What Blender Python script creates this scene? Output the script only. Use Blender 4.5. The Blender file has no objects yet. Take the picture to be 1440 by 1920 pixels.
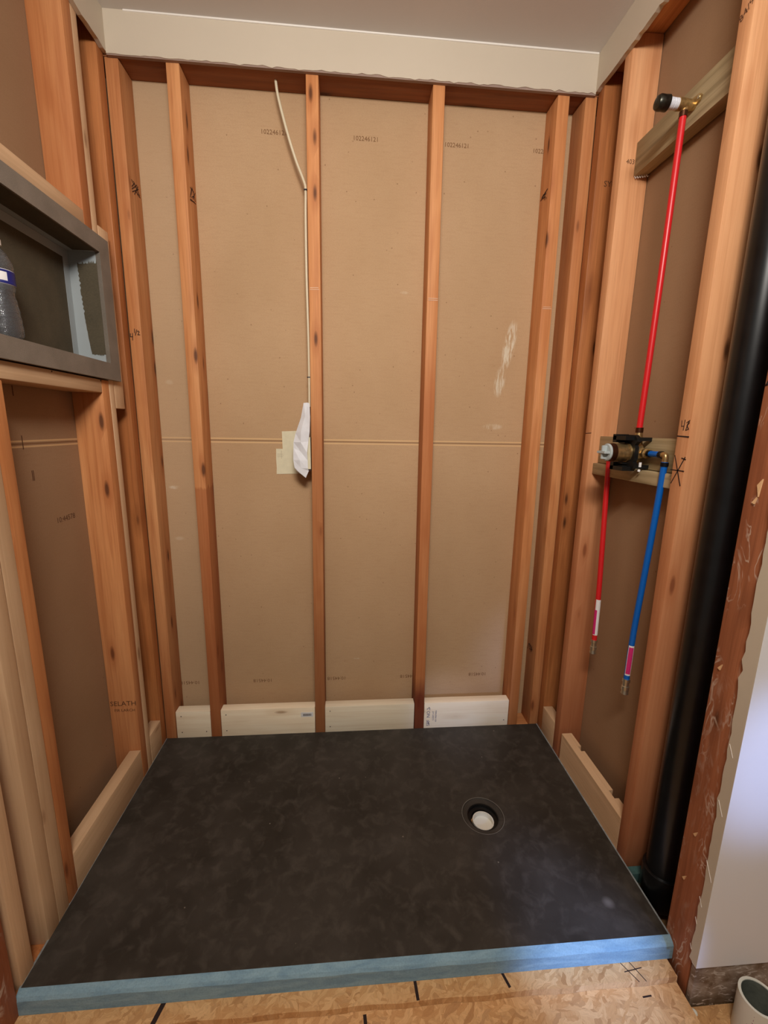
import bpy, bmesh, math, random
from mathutils import Vector, Matrix
random.seed(7)
S = 0.0254                       # every coordinate below is written in inches; x right, y into the alcove, z up
C = bpy.context.scene.collection
scn = bpy.context.scene
XL, XR = -23.78, 36.32           # planes of the left and right stud faces; back stud faces are y = 0

# ------------------------------------------------------------------ camera
cam_d = bpy.data.cameras.new('camera'); cam = bpy.data.objects.new('camera', cam_d); C.objects.link(cam)
cam_d.sensor_fit = 'HORIZONTAL'; cam_d.sensor_width = 36.0; cam_d.lens = 799.64/1440*36
cam_d.clip_start = 0.02
r = Vector((0.99676292, -0.07866216, 0.01661142)); u = Vector((-0.0010351, 0.19404404, 0.98099227)); f = Vector((0.08039032, 0.97783392, -0.19333448))
m = Matrix((r, u, -f)).transposed().to_4x4(); m.translation = Vector((4.8116, -61.4481, 50.1456))*S
cam.matrix_world = m
scn.camera = cam
# ------------------------------------------------------------------ light
W = bpy.data.worlds.new('world'); scn.world = W; W.use_nodes = True
W.node_tree.nodes['Background'].inputs[0].default_value = (1.0, 0.90, 0.80, 1)
W.node_tree.nodes['Background'].inputs[1].default_value = 0.165
def lamp(name, kind, loc, to, power, col, **k):
    d = bpy.data.lights.new(name, kind); d.energy = power; d.color = col
    for a, b in k.items(): setattr(d, a, b)
    o = bpy.data.objects.new(name, d); C.objects.link(o); o.location = Vector(loc)*S
    o.rotation_euler = (Vector(to)-Vector(loc)).to_track_quat('-Z', 'Y').to_euler()
    return o
lamp('vanity_light', 'AREA', (4, -73, 88.5), (9, 0, 42), 17.0, (1.0, 0.92, 0.81), shape='RECTANGLE', size=20*S, size_y=7*S, spread=math.radians(150))
lamp('ceiling_fill', 'AREA', (10, -73, 90.5), (10, -52, 96.4), 11.0, (0.9, 0.94, 1.05), shape='RECTANGLE', size=20*S, size_y=5*S)  # added fill lamp facing up, only to brighten the ceiling
lamp('window_daylight', 'SPOT', (44, -92, 44), (28.0, -31, .5), 230.0, (0.30, 0.50, 1.0), spot_size=math.radians(13), spot_blend=1.0, shadow_soft_size=1.5*S)
lamp('window_daylight', 'SPOT', (44, -92, 44), (40.3, -34, 24), 80.0, (0.35, 0.50, 1.0), spot_size=math.radians(17), spot_blend=1.0, shadow_soft_size=1.5*S)
lamp('window_daylight', 'SPOT', (44, -92, 44), (21.5, 0, 4), 70.0, (0.40, 0.55, 1.0), spot_size=math.radians(9), spot_blend=1.0, shadow_soft_size=1.5*S)
scn.view_settings.view_transform = 'Standard'; scn.view_settings.look = 'None'
scn.view_settings.exposure = 0.0; scn.view_settings.gamma = 1.0; scn.view_settings.use_curve_mapping = False

# ------------------------------------------------------------------ node helpers
def lin(c):
    return tuple(((v/255)/12.92 if v/255 <= .04045 else ((v/255+.055)/1.055)**2.4) for v in c) + (1,)
class N:
    def __init__(s, name, rough=.8, spec=.2, metal=0.0):
        s.m = bpy.data.materials.new(name); s.m.use_nodes = True; s.t = s.m.node_tree
        s.b = s.t.nodes['Principled BSDF']; s.b.inputs['Roughness'].default_value = rough
        s.b.inputs['Specular IOR Level'].default_value = spec; s.b.inputs['Metallic'].default_value = metal
        s._co = None
    def n(s, ty, **k):
        o = s.t.nodes.new(ty)
        for a, b in k.items(): setattr(o, a, b)
        return o
    def put(s, sock, v):
        if isinstance(v, bpy.types.NodeSocket): s.t.links.new(v, sock)
        else: sock.default_value = v
    def co(s, rnd=False):
        tc = s.n('ShaderNodeTexCoord').outputs['Object']
        if not rnd: return tc
        oi = s.n('ShaderNodeObjectInfo').outputs['Random']
        a = s.math('MULTIPLY', oi, 37.0)
        return s.vm('ADD', tc, s.comb(a, s.math('MULTIPLY', oi, 91.0), s.math('MULTIPLY', oi, 53.0)))
    def comb(s, x, y, z):
        c = s.n('ShaderNodeCombineXYZ')
        for i, v in enumerate((x, y, z)): s.put(c.inputs[i], v)
        return c.outputs[0]
    def sep(s, v):
        c = s.n('ShaderNodeSeparateXYZ'); s.put(c.inputs[0], v); return c.outputs
    def vm(s, op, a, b=None):
        c = s.n('ShaderNodeVectorMath', operation=op); s.put(c.inputs[0], a)
        if b is not None: s.put(c.inputs[1], b)
        return c.outputs[0]
    def math(s, op, a, b=None, clamp=False):
        c = s.n('ShaderNodeMath', operation=op, use_clamp=clamp); s.put(c.inputs[0], a)
        if b is not None: s.put(c.inputs[1], b)
        return c.outputs[0]
    def rng(s, v, a, b, c=0.0, d=1.0):
        q = s.n('ShaderNodeMapRange', clamp=True); s.put(q.inputs[0], v)
        for i, x in enumerate((a, b, c, d)): s.put(q.inputs[i+1], x)
        return q.outputs[0]
    def noise(s, v, scale=(1, 1, 1), detail=3, dist=0.0, rough=.55):
        q = s.n('ShaderNodeTexNoise'); s.put(q.inputs['Vector'], s.vm('MULTIPLY', v, scale)); q.inputs['Scale'].default_value = 1
        q.inputs['Detail'].default_value = detail; q.inputs['Distortion'].default_value = dist; q.inputs['Roughness'].default_value = rough
        return q.outputs['Fac']
    def vor(s, v, scale, rnd=1.0):
        q = s.n('ShaderNodeTexVoronoi'); s.put(q.inputs['Vector'], s.vm('MULTIPLY', v, scale)); q.inputs['Scale'].default_value = 1
        q.inputs['Randomness'].default_value = rnd
        return q.outputs
    def mix(s, fac, a, b, mode='MIX'):
        q = s.n('ShaderNodeMix', data_type='RGBA', blend_type=mode); s.put(q.inputs[0], fac); s.put(q.inputs[6], a); s.put(q.inputs[7], b)
        return q.outputs[2]
    def col(s, c): s.put(s.b.inputs['Base Color'], c)
    def bump(s, h, strength=.3, dist=.001):
        q = s.n('ShaderNodeBump'); q.inputs['Strength'].default_value = strength; q.inputs['Distance'].default_value = dist
        s.put(q.inputs['Height'], h); s.put(s.b.inputs['Normal'], q.outputs[0])
    def ell(s, v, c, rad, soft=.35, ang=0.0, plane='xz'):       # soft ellipse mask in inches on a plane of the object coordinates
        o = s.sep(v); i = {'x': 0, 'y': 1, 'z': 2}
        a = s.math('SUBTRACT', o[i[plane[0]]], c[0]*S); b = s.math('SUBTRACT', o[i[plane[1]]], c[1]*S)
        ca, sa = math.cos(ang), math.sin(ang)
        p = s.math('DIVIDE', s.math('ADD', s.math('MULTIPLY', a, ca), s.math('MULTIPLY', b, sa)), rad[0]*S)
        q = s.math('DIVIDE', s.math('SUBTRACT', s.math('MULTIPLY', b, ca), s.math('MULTIPLY', a, sa)), rad[1]*S)
        d = s.math('SQRT', s.math('ADD', s.math('MULTIPLY', p, p), s.math('MULTIPLY', q, q)))
        return s.rng(d, 1.0-soft, 1.0, 1.0, 0.0)

def ax3(axis, along, across): return tuple(along if a == axis else across for a in 'xyz')
def wood(name, axis, c_dark, c_mid, c_light, knot, rough=.6, knots=1.0, scuff=0.0, grain=1.0, spec=.25, kn=.75, stains_falloff=()):
    n = N(name, rough, spec); v = n.co(True)
    big = n.noise(v, ax3(axis, 2.2, 14), 3, 0.6)
    g1 = n.noise(v, ax3(axis, 2.0, 75), 4, 1.2)
    g2 = n.noise(v, ax3(axis, 9.0, 420), 2, 0.3)
    c = n.mix(n.rng(big, .32, .68), lin(c_mid), lin(c_light))
    red = n.noise(v, ax3(axis, 1.1, 6), 3, .8)
    c = n.mix(n.rng(red, .46, .66, 0, .55*grain), c, lin(tuple(a*.4+b*.6 for a, b in zip(c_dark, c_mid))))
    c = n.mix(n.rng(g1, .45, .80, 0, .62*grain), c, lin(c_dark))
    c = n.mix(n.rng(g2, .45, .75, 0, .22*grain), c, lin(c_dark))
    oi = n.n('ShaderNodeObjectInfo').outputs['Random']
    hs = n.n('ShaderNodeHueSaturation'); n.put(hs.inputs['Value'], n.rng(oi, 0, 1, .88, 1.10)); n.put(hs.inputs['Color'], c)
    c = hs.outputs[0]
    # knots: sparse ellipses, a dark heart in a darker halo
    kv = n.vor(v, ax3(axis, 6.0, 22))
    cellr = n.sep(kv['Color'])[0]
    on = n.rng(cellr, kn, kn+.01)
    core = n.math('MULTIPLY', n.rng(kv['Distance'], .09, .19, .85, 0), on)
    halo = n.math('MULTIPLY', n.rng(kv['Distance'], .14, .45, .5, 0), on)
    c = n.mix(n.math('MULTIPLY', halo, knots), c, lin(c_dark))
    c = n.mix(n.math('MULTIPLY', core, knots), c, lin(knot))
    if stains_falloff:  # real stains, and light falloff painted into the lower wood
        zz = n.sep(n.co())[2]; zz = n.math('ADD', zz, n.math('MULTIPLY', n.noise(v, ax3(axis, 12, 60), 3), .05))
        for zt, soft, cc, k in stains_falloff:
            c = n.mix(n.rng(zz, zt*S+.025, (zt+soft)*S+.025, k, 0), c, lin(cc))
    if scuff:
        w1 = n.noise(v, ax3(axis, 7, 22), 3, 1.5)
        line = n.rng(n.math('ABSOLUTE', n.math('SUBTRACT', w1, .5)), .0, .028, 1, 0)
        patch = n.rng(n.noise(v, ax3(axis, 6, 18), 2), .47, .6)
        haze = n.math('MULTIPLY', n.rng(n.noise(v, ax3(axis, 12, 40), 5, 2.0), .55, .75), n.rng(n.noise(v, ax3(axis, 3.5, 8), 2), .5, .65))
        c = n.mix(n.math('MULTIPLY', n.math('MULTIPLY', line, patch), scuff), c, lin((205, 180, 160)))
        c = n.mix(n.math('MULTIPLY', haze, scuff*.6), c, lin((190, 160, 140)))
    n.col(c); n.bump(n.math('ADD', g2, n.math('MULTIPLY', core, -1.5)), .25, .0006)
    return n.m
OLD = {a: wood('old_fir_'+a, a, (168, 96, 52), (208, 138, 84), (228, 164, 108), (78, 42, 22), stains_falloff=((6, 26, (150, 82, 46), .45),) if a == 'z' else ()) for a in 'xyz'}  # lower part reddened: painted light falloff plus aged discoloration
OLDL = wood('old_fir_pale', 'z', (178, 110, 66), (222, 158, 108), (236, 178, 128), (78, 42, 22), grain=.8, stains_falloff=((30, 26, (166, 92, 56), .6), (2, 16, (122, 62, 38), .5)))  # right studs painted redder and darker downward, as the light falls off
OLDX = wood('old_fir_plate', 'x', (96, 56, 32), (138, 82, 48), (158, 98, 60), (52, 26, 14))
OLDW = wood('old_fir_scuffed', 'z', (108, 60, 36), (156, 92, 60), (176, 110, 74), (62, 34, 20), scuff=1.0)
OLDD = wood('old_fir_dark', 'z', (124, 70, 36), (176, 108, 60), (202, 132, 78), (52, 26, 14), rough=.42, knots=1.0, kn=.6)
OLD2 = wood('old_fir_red_below', 'z', (168, 96, 52), (208, 138, 84), (228, 164, 108), (78, 42, 22), stains_falloff=((40.0, .4, (158, 84, 46), .55), (14, 14, (140, 74, 40), .4)))
OLD3 = wood('old_fir_worn_foot', 'z', (168, 96, 52), (208, 138, 84), (228, 164, 108), (78, 42, 22), kn=.62, stains_falloff=((44.0, 16, (150, 90, 52), .55), (15, 10, (120, 70, 44), .4)))
OLD4 = wood('old_fir_stained_foot', 'z', (168, 96, 52), (208, 138, 84), (228, 164, 108), (78, 42, 22), stains_falloff=((52.0, 10, (170, 96, 54), .5), (6.2, 3.5, (104, 40, 24), .85)))
NEWS = {a: wood('new_pine_tan_'+a, a, (184, 142, 104), (212, 174, 134), (224, 188, 148), (130, 88, 56), knots=.75, grain=.7) for a in 'xyz'}
NEW = {a: wood('new_pine_'+a, a, (222, 190, 148), (246, 226, 194), (252, 238, 210), (150, 106, 66), knots=.75, grain=.7) for a in 'xyz'}
GREY = {a: wood('weathered_board_'+a, a, (112, 92, 60), (164, 142, 104), (182, 160, 122), (92, 78, 46), knots=.8, grain=1.1) for a in 'xyz'}

def paper_board(name, feat=None, c0=(188, 154, 116), c1=(198, 164, 126), k=1.0):
    dk = lambda c: lin(tuple(x*k for x in c))
    n = N(name, .85, .15); v = n.co()
    a = n.noise(v, (3, 3, 2.2), 3); b = n.noise(v, (260, 260, 420), 2); h = n.noise(v, (22, 22, 160), 2)
    c = n.mix(n.rng(a, .3, .7), dk(c0), dk(c1))
    c = n.mix(n.rng(b, .35, .75, 0, .28), c, dk((158, 120, 86)))
    c = n.mix(n.rng(h, .5, .8, 0, .25), c, dk((168, 130, 94)))
    sp = n.vor(v, (34, 34, 34)); on = n.rng(n.sep(sp['Color'])[1], .9, .905)
    c = n.mix(n.math('MULTIPLY', n.math('MULTIPLY', n.rng(sp['Distance'], .05, .1, 1, 0), on), .6), c, lin((110, 70, 42)))
    z = n.sep(v)[2]
    for off in (-.27, .27):                                      # the folded paper edges where two sheets meet
        d = n.math('ABSOLUTE', n.math('SUBTRACT', z, (48+off)*S))
        c = n.mix(n.rng(d, .05*S, .12*S, .75, 0), c, lin((226, 188, 136)))
    c = n.mix(n.rng(n.math('ABSOLUTE', n.math('SUBTRACT', z, 48*S)), .02*S, .1*S, .75, 0), c, lin((120, 78, 42)))
    if feat: c = feat(n, v, c)
    n.col(c); n.bump(b, .15, .0004)
    return n.m
def back_feat(n, v, c):
    pale = lin((218, 205, 180))
    streak = n.rng(n.noise(v, (150, 1, 24), 4, .4), .42, .56)
    blob = n.rng(n.noise(v, (60, 60, 40), 3), .36, .52)
    for cc, rr, ang, k in [((28.3, 62.4), (.95, 3.9), -.16, .95), ((27.2, 57.2), (.9, 2.4), -.1, .8), ((26.6, 50.6), (1.7, .5), 0, .45)]:
        c = n.mix(n.math('MULTIPLY', n.math('MULTIPLY', n.ell(v, cc, rr, .4, ang), streak), k), c, pale)
    for cc, rr, k in [((-21.1, 41), (.85, .33), .8), ((-20.9, 33.2), (.8, .35), .35), ((-20.6, 56), (.7, .4), .25), ((-15.8, 37.8), (.3, .7), .3), ((17.5, 21.5), (.18, 1.3), .5), ((6, 12.5), (.6, .12), .5), ((12.5, 69), (.7, .25), .25)]:
        c = n.mix(n.math('MULTIPLY', n.math('MULTIPLY', n.ell(v, cc, rr, .5), blob), k), c, pale)
    # the first bay behind the wire: a paler older paper strip beside the left corner
    c = n.mix(n.math('MULTIPLY', n.rng(n.sep(v)[0], -16.4*S, -16.2*S, 1, 0), .28), c, lin((196, 172, 140)))
    return c
PAPER_B = paper_board('gypsum_back_paper', back_feat)
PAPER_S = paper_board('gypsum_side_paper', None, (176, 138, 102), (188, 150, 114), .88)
def paint(name, c0, c1, rough=.6):
    n = N(name, rough, .3); v = n.co()
    n.col(n.mix(n.noise(v, (3, 3, 3), 4), lin(c0), lin(c1))); n.bump(n.noise(v, (180, 180, 180), 2), .2, .0006)
    return n.m
CREAM = paint('cream_paint', (198, 184, 162), (206, 192, 170))
CEIL = paint('ceiling_paint', (220, 216, 212), (226, 222, 218))
WHITE = paint('white_wall_paint', (232, 228, 226), (238, 234, 233), .5)
GYPS = paint('torn_gypsum_edge', (140, 116, 104), (170, 146, 130), .9)
PLAS = paint('white_plaster_chip', (225, 216, 205), (235, 228, 220), .8)
def plain(name, c, rough=.5, metal=0.0, spec=.4, var=.0, sc=40):
    n = N(name, rough, spec, metal)
    if var:
        c2 = tuple(max(0, x*(1-var)) for x in c); v = n.co()
        n.col(n.mix(n.rng(n.noise(v, (sc, sc, sc), 4), .35, .7), lin(c), lin(c2)))
    else: n.put(n.b.inputs['Base Color'], lin(c))
    return n.m
def coating():
    n = N('dark_coating', .55, .3); v = n.co()
    a = n.noise(v, (5, 5, 5), 5, .4); b = n.noise(v, (26, 26, 26), 4, .5); d = n.noise(v, (900, 120, 100), 2)
    c = n.mix(n.rng(a, .3, .7), lin((42, 38, 32)), lin((66, 61, 55)))
    c = n.mix(n.rng(b, .48, .72, 0, .6), c, lin((84, 78, 71)))
    c = n.mix(n.rng(d, .5, .8, 0, .3), c, lin((48, 43, 36)))
    sp = n.vor(v, (30, 30, 30)); on = n.rng(n.sep(sp['Color'])[1], .93, .935)
    c = n.mix(n.math('MULTIPLY', n.math('MULTIPLY', n.rng(sp['Distance'], .03, .08, 1, 0), on), .6), c, lin((170, 160, 145)))
    c = n.mix(n.math('MULTIPLY', n.ell(v, (32.0, -27.4), (.7, .7), .8, 0, 'xy'), .5), c, lin((140, 132, 124)))
    n.col(c); n.bump(n.noise(v, (160, 160, 160), 3), .25, .0006)
    return n.m
COAT = coating()
def foam():
    n = N('blue_grey_foam', .75, .3); v = n.co()
    a = n.noise(v, (14, 30, 60), 4, .6); b = n.noise(v, (300, 300, 300), 2)
    c = n.mix(n.rng(a, .35, .7), lin((122, 154, 172)), lin((148, 178, 190)))
    c = n.mix(n.rng(b, .4, .8, 0, .3), c, lin((90, 106, 116)))
    n.col(c); n.bump(n.math('ADD', a, n.math('MULTIPLY', b, .3)), .6, .002)
    return n.m
FOAM = foam()
def mesh_coat(name, c0, c1, weave=700):
    n = N(name, .8, .2); v = n.co()
    a = n.noise(v, (weave*.25, weave, weave*.9), 2); b = n.noise(v, (14, 14, 14), 4)
    c = n.mix(n.rng(b, .3, .7), lin(c0), lin(c1)); c = n.mix(n.rng(a, .4, .7, 0, .35), c, lin(tuple(x*.62 for x in c0)))
    n.col(c); n.bump(a, .4, .0008); return n.m
NICHE = mesh_coat('niche_grey_mesh', (126, 115, 102), (142, 130, 116))
NICHED = mesh_coat('niche_dark_mesh', (80, 72, 56), (92, 82, 64))
SEAL = paint('grey_sealant', (150, 156, 156), (164, 170, 170), .6)
def osb():
    n = N('osb_flakes', .7, .25); v = n.co(); cs = None
    w = n.noise(v, (6, 6, 6), 2); w2 = n.vm('ADD', v, n.comb(n.math('MULTIPLY', n.noise(v, (22, 22, 22), 3), .035), n.math('MULTIPLY', n.noise(v, (19, 25, 20), 3), .035), 0.0))
    def rot(ang, off):
        mp = n.n('ShaderNodeMapping'); n.put(mp.inputs['Vector'], w2); mp.inputs['Rotation'].default_value = (0, 0, ang); mp.inputs['Location'].default_value = (off, off, 0)
        return mp.outputs[0]
    cols = []
    for k, (ang, sx, sy) in enumerate([(.3, 26, 110), (1.5, 22, 96), (-.6, 30, 120)]):
        q = n.vor(rot(ang, k*.37), (sx, sy, 1)); t = n.sep(q['Color'])
        base = n.mix(n.rng(t[0], 0, 1), lin((206, 154, 100)), lin((232, 186, 132)))
        base = n.mix(n.rng(t[1], .82, .95, 0, .35), base, lin((140, 88, 46)))
        fib = n.noise(rot(ang, k*.11), (40, 600, 1), 2)
        cols.append((n.mix(n.rng(fib, .4, .8, 0, .35), base, lin((150, 96, 50))), t[2]))
    c = n.mix(n.rng(cols[0][1], .45, .55), cols[0][0], cols[1][0])
    c = n.mix(n.rng(cols[2][1], .55, .65), c, cols[2][0])
    c = n.mix(n.rng(n.noise(v, (90, 70, 60), 4, 1.0), .56, .78, 0, .4), c, lin((146, 94, 52)))
    n.col(c); n.bump(n.noise(v, (60, 60, 60), 4), .4, .0015)
    return n.m
OSB = osb()
def dirty():
    n = N('stained_wall_base', .85, .15); v = n.co()
    a = n.noise(v, (18, 18, 26), 5, 1.2); b = n.noise(v, (9, 9, 7), 3)
    c = n.mix(n.rng(a, .35, .65), lin((120, 96, 76)), lin((172, 154, 138)))
    c = n.mix(n.rng(b, .5, .65, 0, .8), c, lin((88, 66, 46)))
    c = n.mix(n.rng(n.sep(v)[2], -2.4*S, -.9*S, .8, 0), c, lin((72, 60, 38)))
    c = n.mix(n.rng(n.noise(v, (26, 26, 60), 4, 2.0), .56, .64, 0, .8), c, lin((212, 200, 190)))
    n.col(c); n.bump(a, .5, .002); return n.m
DIRTY = dirty()
RED = plain('red_pex', (208, 30, 34), .35, spec=.5); BLUE = plain('blue_pex', (0, 92, 178), .35, spec=.5)
BRASS = plain('brass', (206, 172, 116), .34, .85, var=.25, sc=120); COPPER = plain('copper_ring', (92, 58, 40), .35, .9)
CHROME = plain('nickel_fitting', (198, 192, 172), .3, .9); BLACKR = plain('black_crimp_ring', (34, 34, 38), .35, .7)
BLACKP = plain('black_plastic', (18, 18, 17), .45, spec=.4, var=.3, sc=200); ABS = plain('black_abs', (16, 16, 17), .3, spec=.5, var=.5, sc=30)
GPLUG = plain('grey_plastic_plug', (176, 184, 182), .45); TAPE = plain('white_thread_tape', (226, 226, 230), .6, var=.12, sc=300)
IRON = plain('dark_iron_cap', (78, 76, 66), .35, .9, var=.3, sc=90); PVC = plain('white_pvc', (226, 222, 208), .35, spec=.5)
PVCIN = plain('pvc_pipe_inside', (120, 124, 112), .5, var=.2, sc=50); CABLE = plain('cream_cable', (222, 208, 176), .45)
PAPERW = plain('white_paper', (236, 236, 238), .7, spec=.2, var=.04); PAPERC = plain('cream_card', (226, 216, 184), .8, spec=.2, var=.04)
INK = plain('black_ink', (44, 26, 22), .8); INKB = plain('brown_ink', (122, 84, 52), .9); INKS = plain('dark_stamp_ink', (96, 62, 38), .9)
INKBL = plain('blue_grey_ink', (92, 92, 130), .8); PINK = plain('magenta_label_print', (206, 40, 110), .6); LABW = plain('white_label', (232, 228, 224), .6)
NAVY = plain('navy_label_print', (28, 34, 108), .5); DIRT = plain('dark_debris', (60, 44, 34), .9); TEAL = plain('teal_foam', (70, 104, 100), .8, var=.2)
CAULK = plain('white_caulk_blob', (236, 234, 220), .5); DUST = plain('grey_dust', (140, 120, 100), .95, var=.3, sc=90); BOXP = plain('electrical_box_plastic', (70, 40, 34), .6)
n = N('clear_plastic', .07, .8); n.b.inputs['Transmission Weight'].default_value = .95; n.b.inputs['IOR'].default_value = 1.33
n.put(n.b.inputs['Base Color'], (0.72, .74, .76, 1)); v_ = n.co(); n.bump(n.noise(v_, (60, 60, 190), 2, 1.0), .8, .003); CLEAR = n.m

# ------------------------------------------------------------------ mesh helpers
WL = {}
def mk(name, bm, mat, parent=None, org=None, smooth=False):
    bmesh.ops.recalc_face_normals(bm, faces=bm.faces)
    cs = [v.co for v in bm.verts]
    if org is None:
        lo = Vector([min(c[i] for c in cs) for i in range(3)]); hi = Vector([max(c[i] for c in cs) for i in range(3)])
        org = Vector(((lo.x+hi.x)/2, (lo.y+hi.y)/2, lo.z))
    org = Vector(org)
    for v in bm.verts: v.co = (v.co-org)*S
    me = bpy.data.meshes.new(name); bm.to_mesh(me); bm.free(); me.materials.append(mat)
    if smooth:
        for p in me.polygons: p.use_smooth = True
        me.set_sharp_from_angle(angle=math.radians(38))
    o = bpy.data.objects.new(name, me); C.objects.link(o)
    WL[o.name] = org
    if parent: o.parent = parent; o.location = (org-WL[parent.name])*S
    else: o.location = org*S
    return o
def tag(o, label, cat, group=None):
    o['label'] = label; o['category'] = cat
    if group: o['group'] = group
    return o
def thing(name, loc, label, cat, group=None):
    o = bpy.data.objects.new(name, None); C.objects.link(o); o.location = Vector(loc)*S; o.empty_display_size = .02; WL[o.name] = Vector(loc)
    return tag(o, label, cat, group)
def struct(name, bm, mat):
    o = mk(name, bm, mat, None, (0, 0, 0)); o['kind'] = 'structure'; return o
def bx(bm, x0, x1, y0, y1, z0, z1):
    vs = [bm.verts.new((x, y, z)) for x in (x0, x1) for y in (y0, y1) for z in (z0, z1)]
    for q in ((0, 1, 3, 2), (4, 6, 7, 5), (0, 4, 5, 1), (2, 3, 7, 6), (0, 2, 6, 4), (1, 5, 7, 3)): bm.faces.new([vs[i] for i in q])
    return vs
def box(*a):
    bm = bmesh.new(); bx(bm, *a); return bm
def boardmesh(x0, x1, y0, y1, z0, z1, axis='z', top=(0, 0), bev=.09, wob=.035, segs=None):
    L = {'x': x1-x0, 'y': y1-y0, 'z': z1-z0}[axis]; segs = segs or max(2, int(L/5))
    bm = bmesh.new(); rings = []
    ph = [random.random()*6 for _ in range(4)]
    for k in range(segs+1):
        t = k/segs; ring = []
        for i, (a, b) in enumerate(((0, 0), (1, 0), (1, 1), (0, 1))):
            w1 = wob*math.sin(ph[i]+t*L*.11); w2 = wob*math.cos(ph[i]*1.7+t*L*.09)
            if axis == 'z': p = ((x0, x1)[a]+top[0]*t+w1*.6, (y0, y1)[b]+top[1]*t+w2*.6, z0+L*t)
            elif axis == 'y': p = ((x0, x1)[a]+w1*.6, y0+L*t, (z0, z1)[b]+w2*.6)
            else: p = (x0+L*t, (y0, y1)[a]+w1*.6, (z0, z1)[b]+w2*.6)
            ring.append(bm.verts.new(p))
        rings.append(ring)
    long_e = []
    for k in range(segs):
        for i in range(4):
            bm.faces.new((rings[k][i], rings[k][(i+1) % 4], rings[k+1][(i+1) % 4], rings[k+1][i]))
    bm.faces.new(rings[0][::-1]); bm.faces.new(rings[-1])
    bm.edges.ensure_lookup_table()
    for e in bm.edges:
        n_ = [f.normal for f in e.link_faces]
    bm.normal_update()
    long_e = [e for e in bm.edges if len(e.link_faces) == 2 and e.link_faces[0].normal.dot(e.link_faces[1].normal) < .5]
    if bev: bmesh.ops.bevel(bm, geom=long_e, offset=bev, segments=2, affect='EDGES', profile=.5)
    return bm
def board(name, dims, axis, mat, label, cat='stud', group=None, **k):
    o = mk(name, boardmesh(*dims, axis=axis, **k), mat, smooth=True); return tag(o, label, cat, group)
def tube(bm, pts, rad, seg=16, cap=True, inner=None):
    pts = [Vector(p) for p in pts]; rads = rad if isinstance(rad, (list, tuple)) else [rad]*len(pts)
    def sweep(rs):
        prev = None; rings = []
        for i, p in enumerate(pts):
            t = (pts[min(i+1, len(pts)-1)]-pts[max(i-1, 0)]).normalized()
            if prev is None:
                a = Vector((0, 0, 1)) if abs(t.z) < .9 else Vector((1, 0, 0)); nrm = t.cross(a).normalized()
            else: nrm = (prev-t*prev.dot(t)).normalized()
            prev = nrm; b = t.cross(nrm)
            rings.append([bm.verts.new(p+(nrm*math.cos(q*2*math.pi/seg)+b*math.sin(q*2*math.pi/seg))*rs[i]) for q in range(seg)])
        for i in range(len(rings)-1):
            for q in range(seg): bm.faces.new((rings[i][q], rings[i][(q+1) % seg], rings[i+1][(q+1) % seg], rings[i+1][q]))
        return rings
    R = sweep(rads)
    if inner:
        I = sweep([inner]*len(pts))
        for e in (0, -1):
            for q in range(seg): bm.faces.new((R[e][q], R[e][(q+1) % seg], I[e][(q+1) % seg], I[e][q]))
    elif cap: bm.faces.new(R[0][::-1]); bm.faces.new(R[-1])
    return bm
def arc(pts, n=8):                                              # Catmull-Rom through points
    P = [Vector(p) for p in pts]; P = [2*P[0]-P[1]]+P+[2*P[-1]-P[-2]]; out = []
    for i in range(1, len(P)-2):
        for k in range(n):
            t = k/n; a, b, c, d = P[i-1:i+3]
            out.append(.5*((2*b)+(c-a)*t+(2*a-5*b+4*c-d)*t*t+(3*b-a-3*c+d)*t**3))
    out.append(P[-2]); return out
def plate(bm, poly, nrm, th):                                    # extrude a planar polygon of 3D points by th along nrm
    nrm = Vector(nrm); a = [bm.verts.new(Vector(p)) for p in poly]; b = [bm.verts.new(Vector(p)+nrm*th) for p in poly]
    bm.faces.new(a); bm.faces.new(b[::-1])
    for i in range(len(a)): bm.faces.new((a[i], a[(i+1) % len(a)], b[(i+1) % len(a)], b[i]))
    return bm
def strokes(lines, o, ux, uy, nrm, w=.07, lift=.03):            # pen marks: thin ribbons on a face
    bm = bmesh.new(); o, ux, uy, nrm = map(Vector, (o, ux, uy, nrm))
    for ln in lines:
        P = [o+ux*p[0]+uy*p[1] for p in ln]
        for a, b in zip(P, P[1:]):
            d = (b-a).normalized(); s = d.cross(nrm).normalized()*w/2; d = d*w/3
            plate(bm, [a-d-s, b+d-s, b+d+s, a-d+s], nrm, lift)
    return bm
def text(body, o, ux, uy, nrm, h, lift=.02, squash=1.0):        # stamped characters as a thin mesh
    cu = bpy.data.curves.new('t', 'FONT'); cu.body = body; cu.size = 1.0; cu.align_x = 'CENTER'; cu.align_y = 'CENTER'; cu.resolution_u = 2
    ob = bpy.data.objects.new('t', cu); C.objects.link(ob); bpy.context.view_layer.update()
    me = ob.to_mesh(); bm = bmesh.new(); bm.from_mesh(me); ob.to_mesh_clear(); bpy.data.objects.remove(ob); bpy.data.curves.remove(cu)
    o, ux, uy, nrm = map(Vector, (o, ux, uy, nrm))
    for v in bm.verts: v.co = o+ux*v.co.x*h*1.4*squash+uy*v.co.y*h*1.4+nrm*lift
    return bm
X, Y, Z = Vector((1, 0, 0)), Vector((0, 1, 0)), Vector((0, 0, 1))

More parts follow.
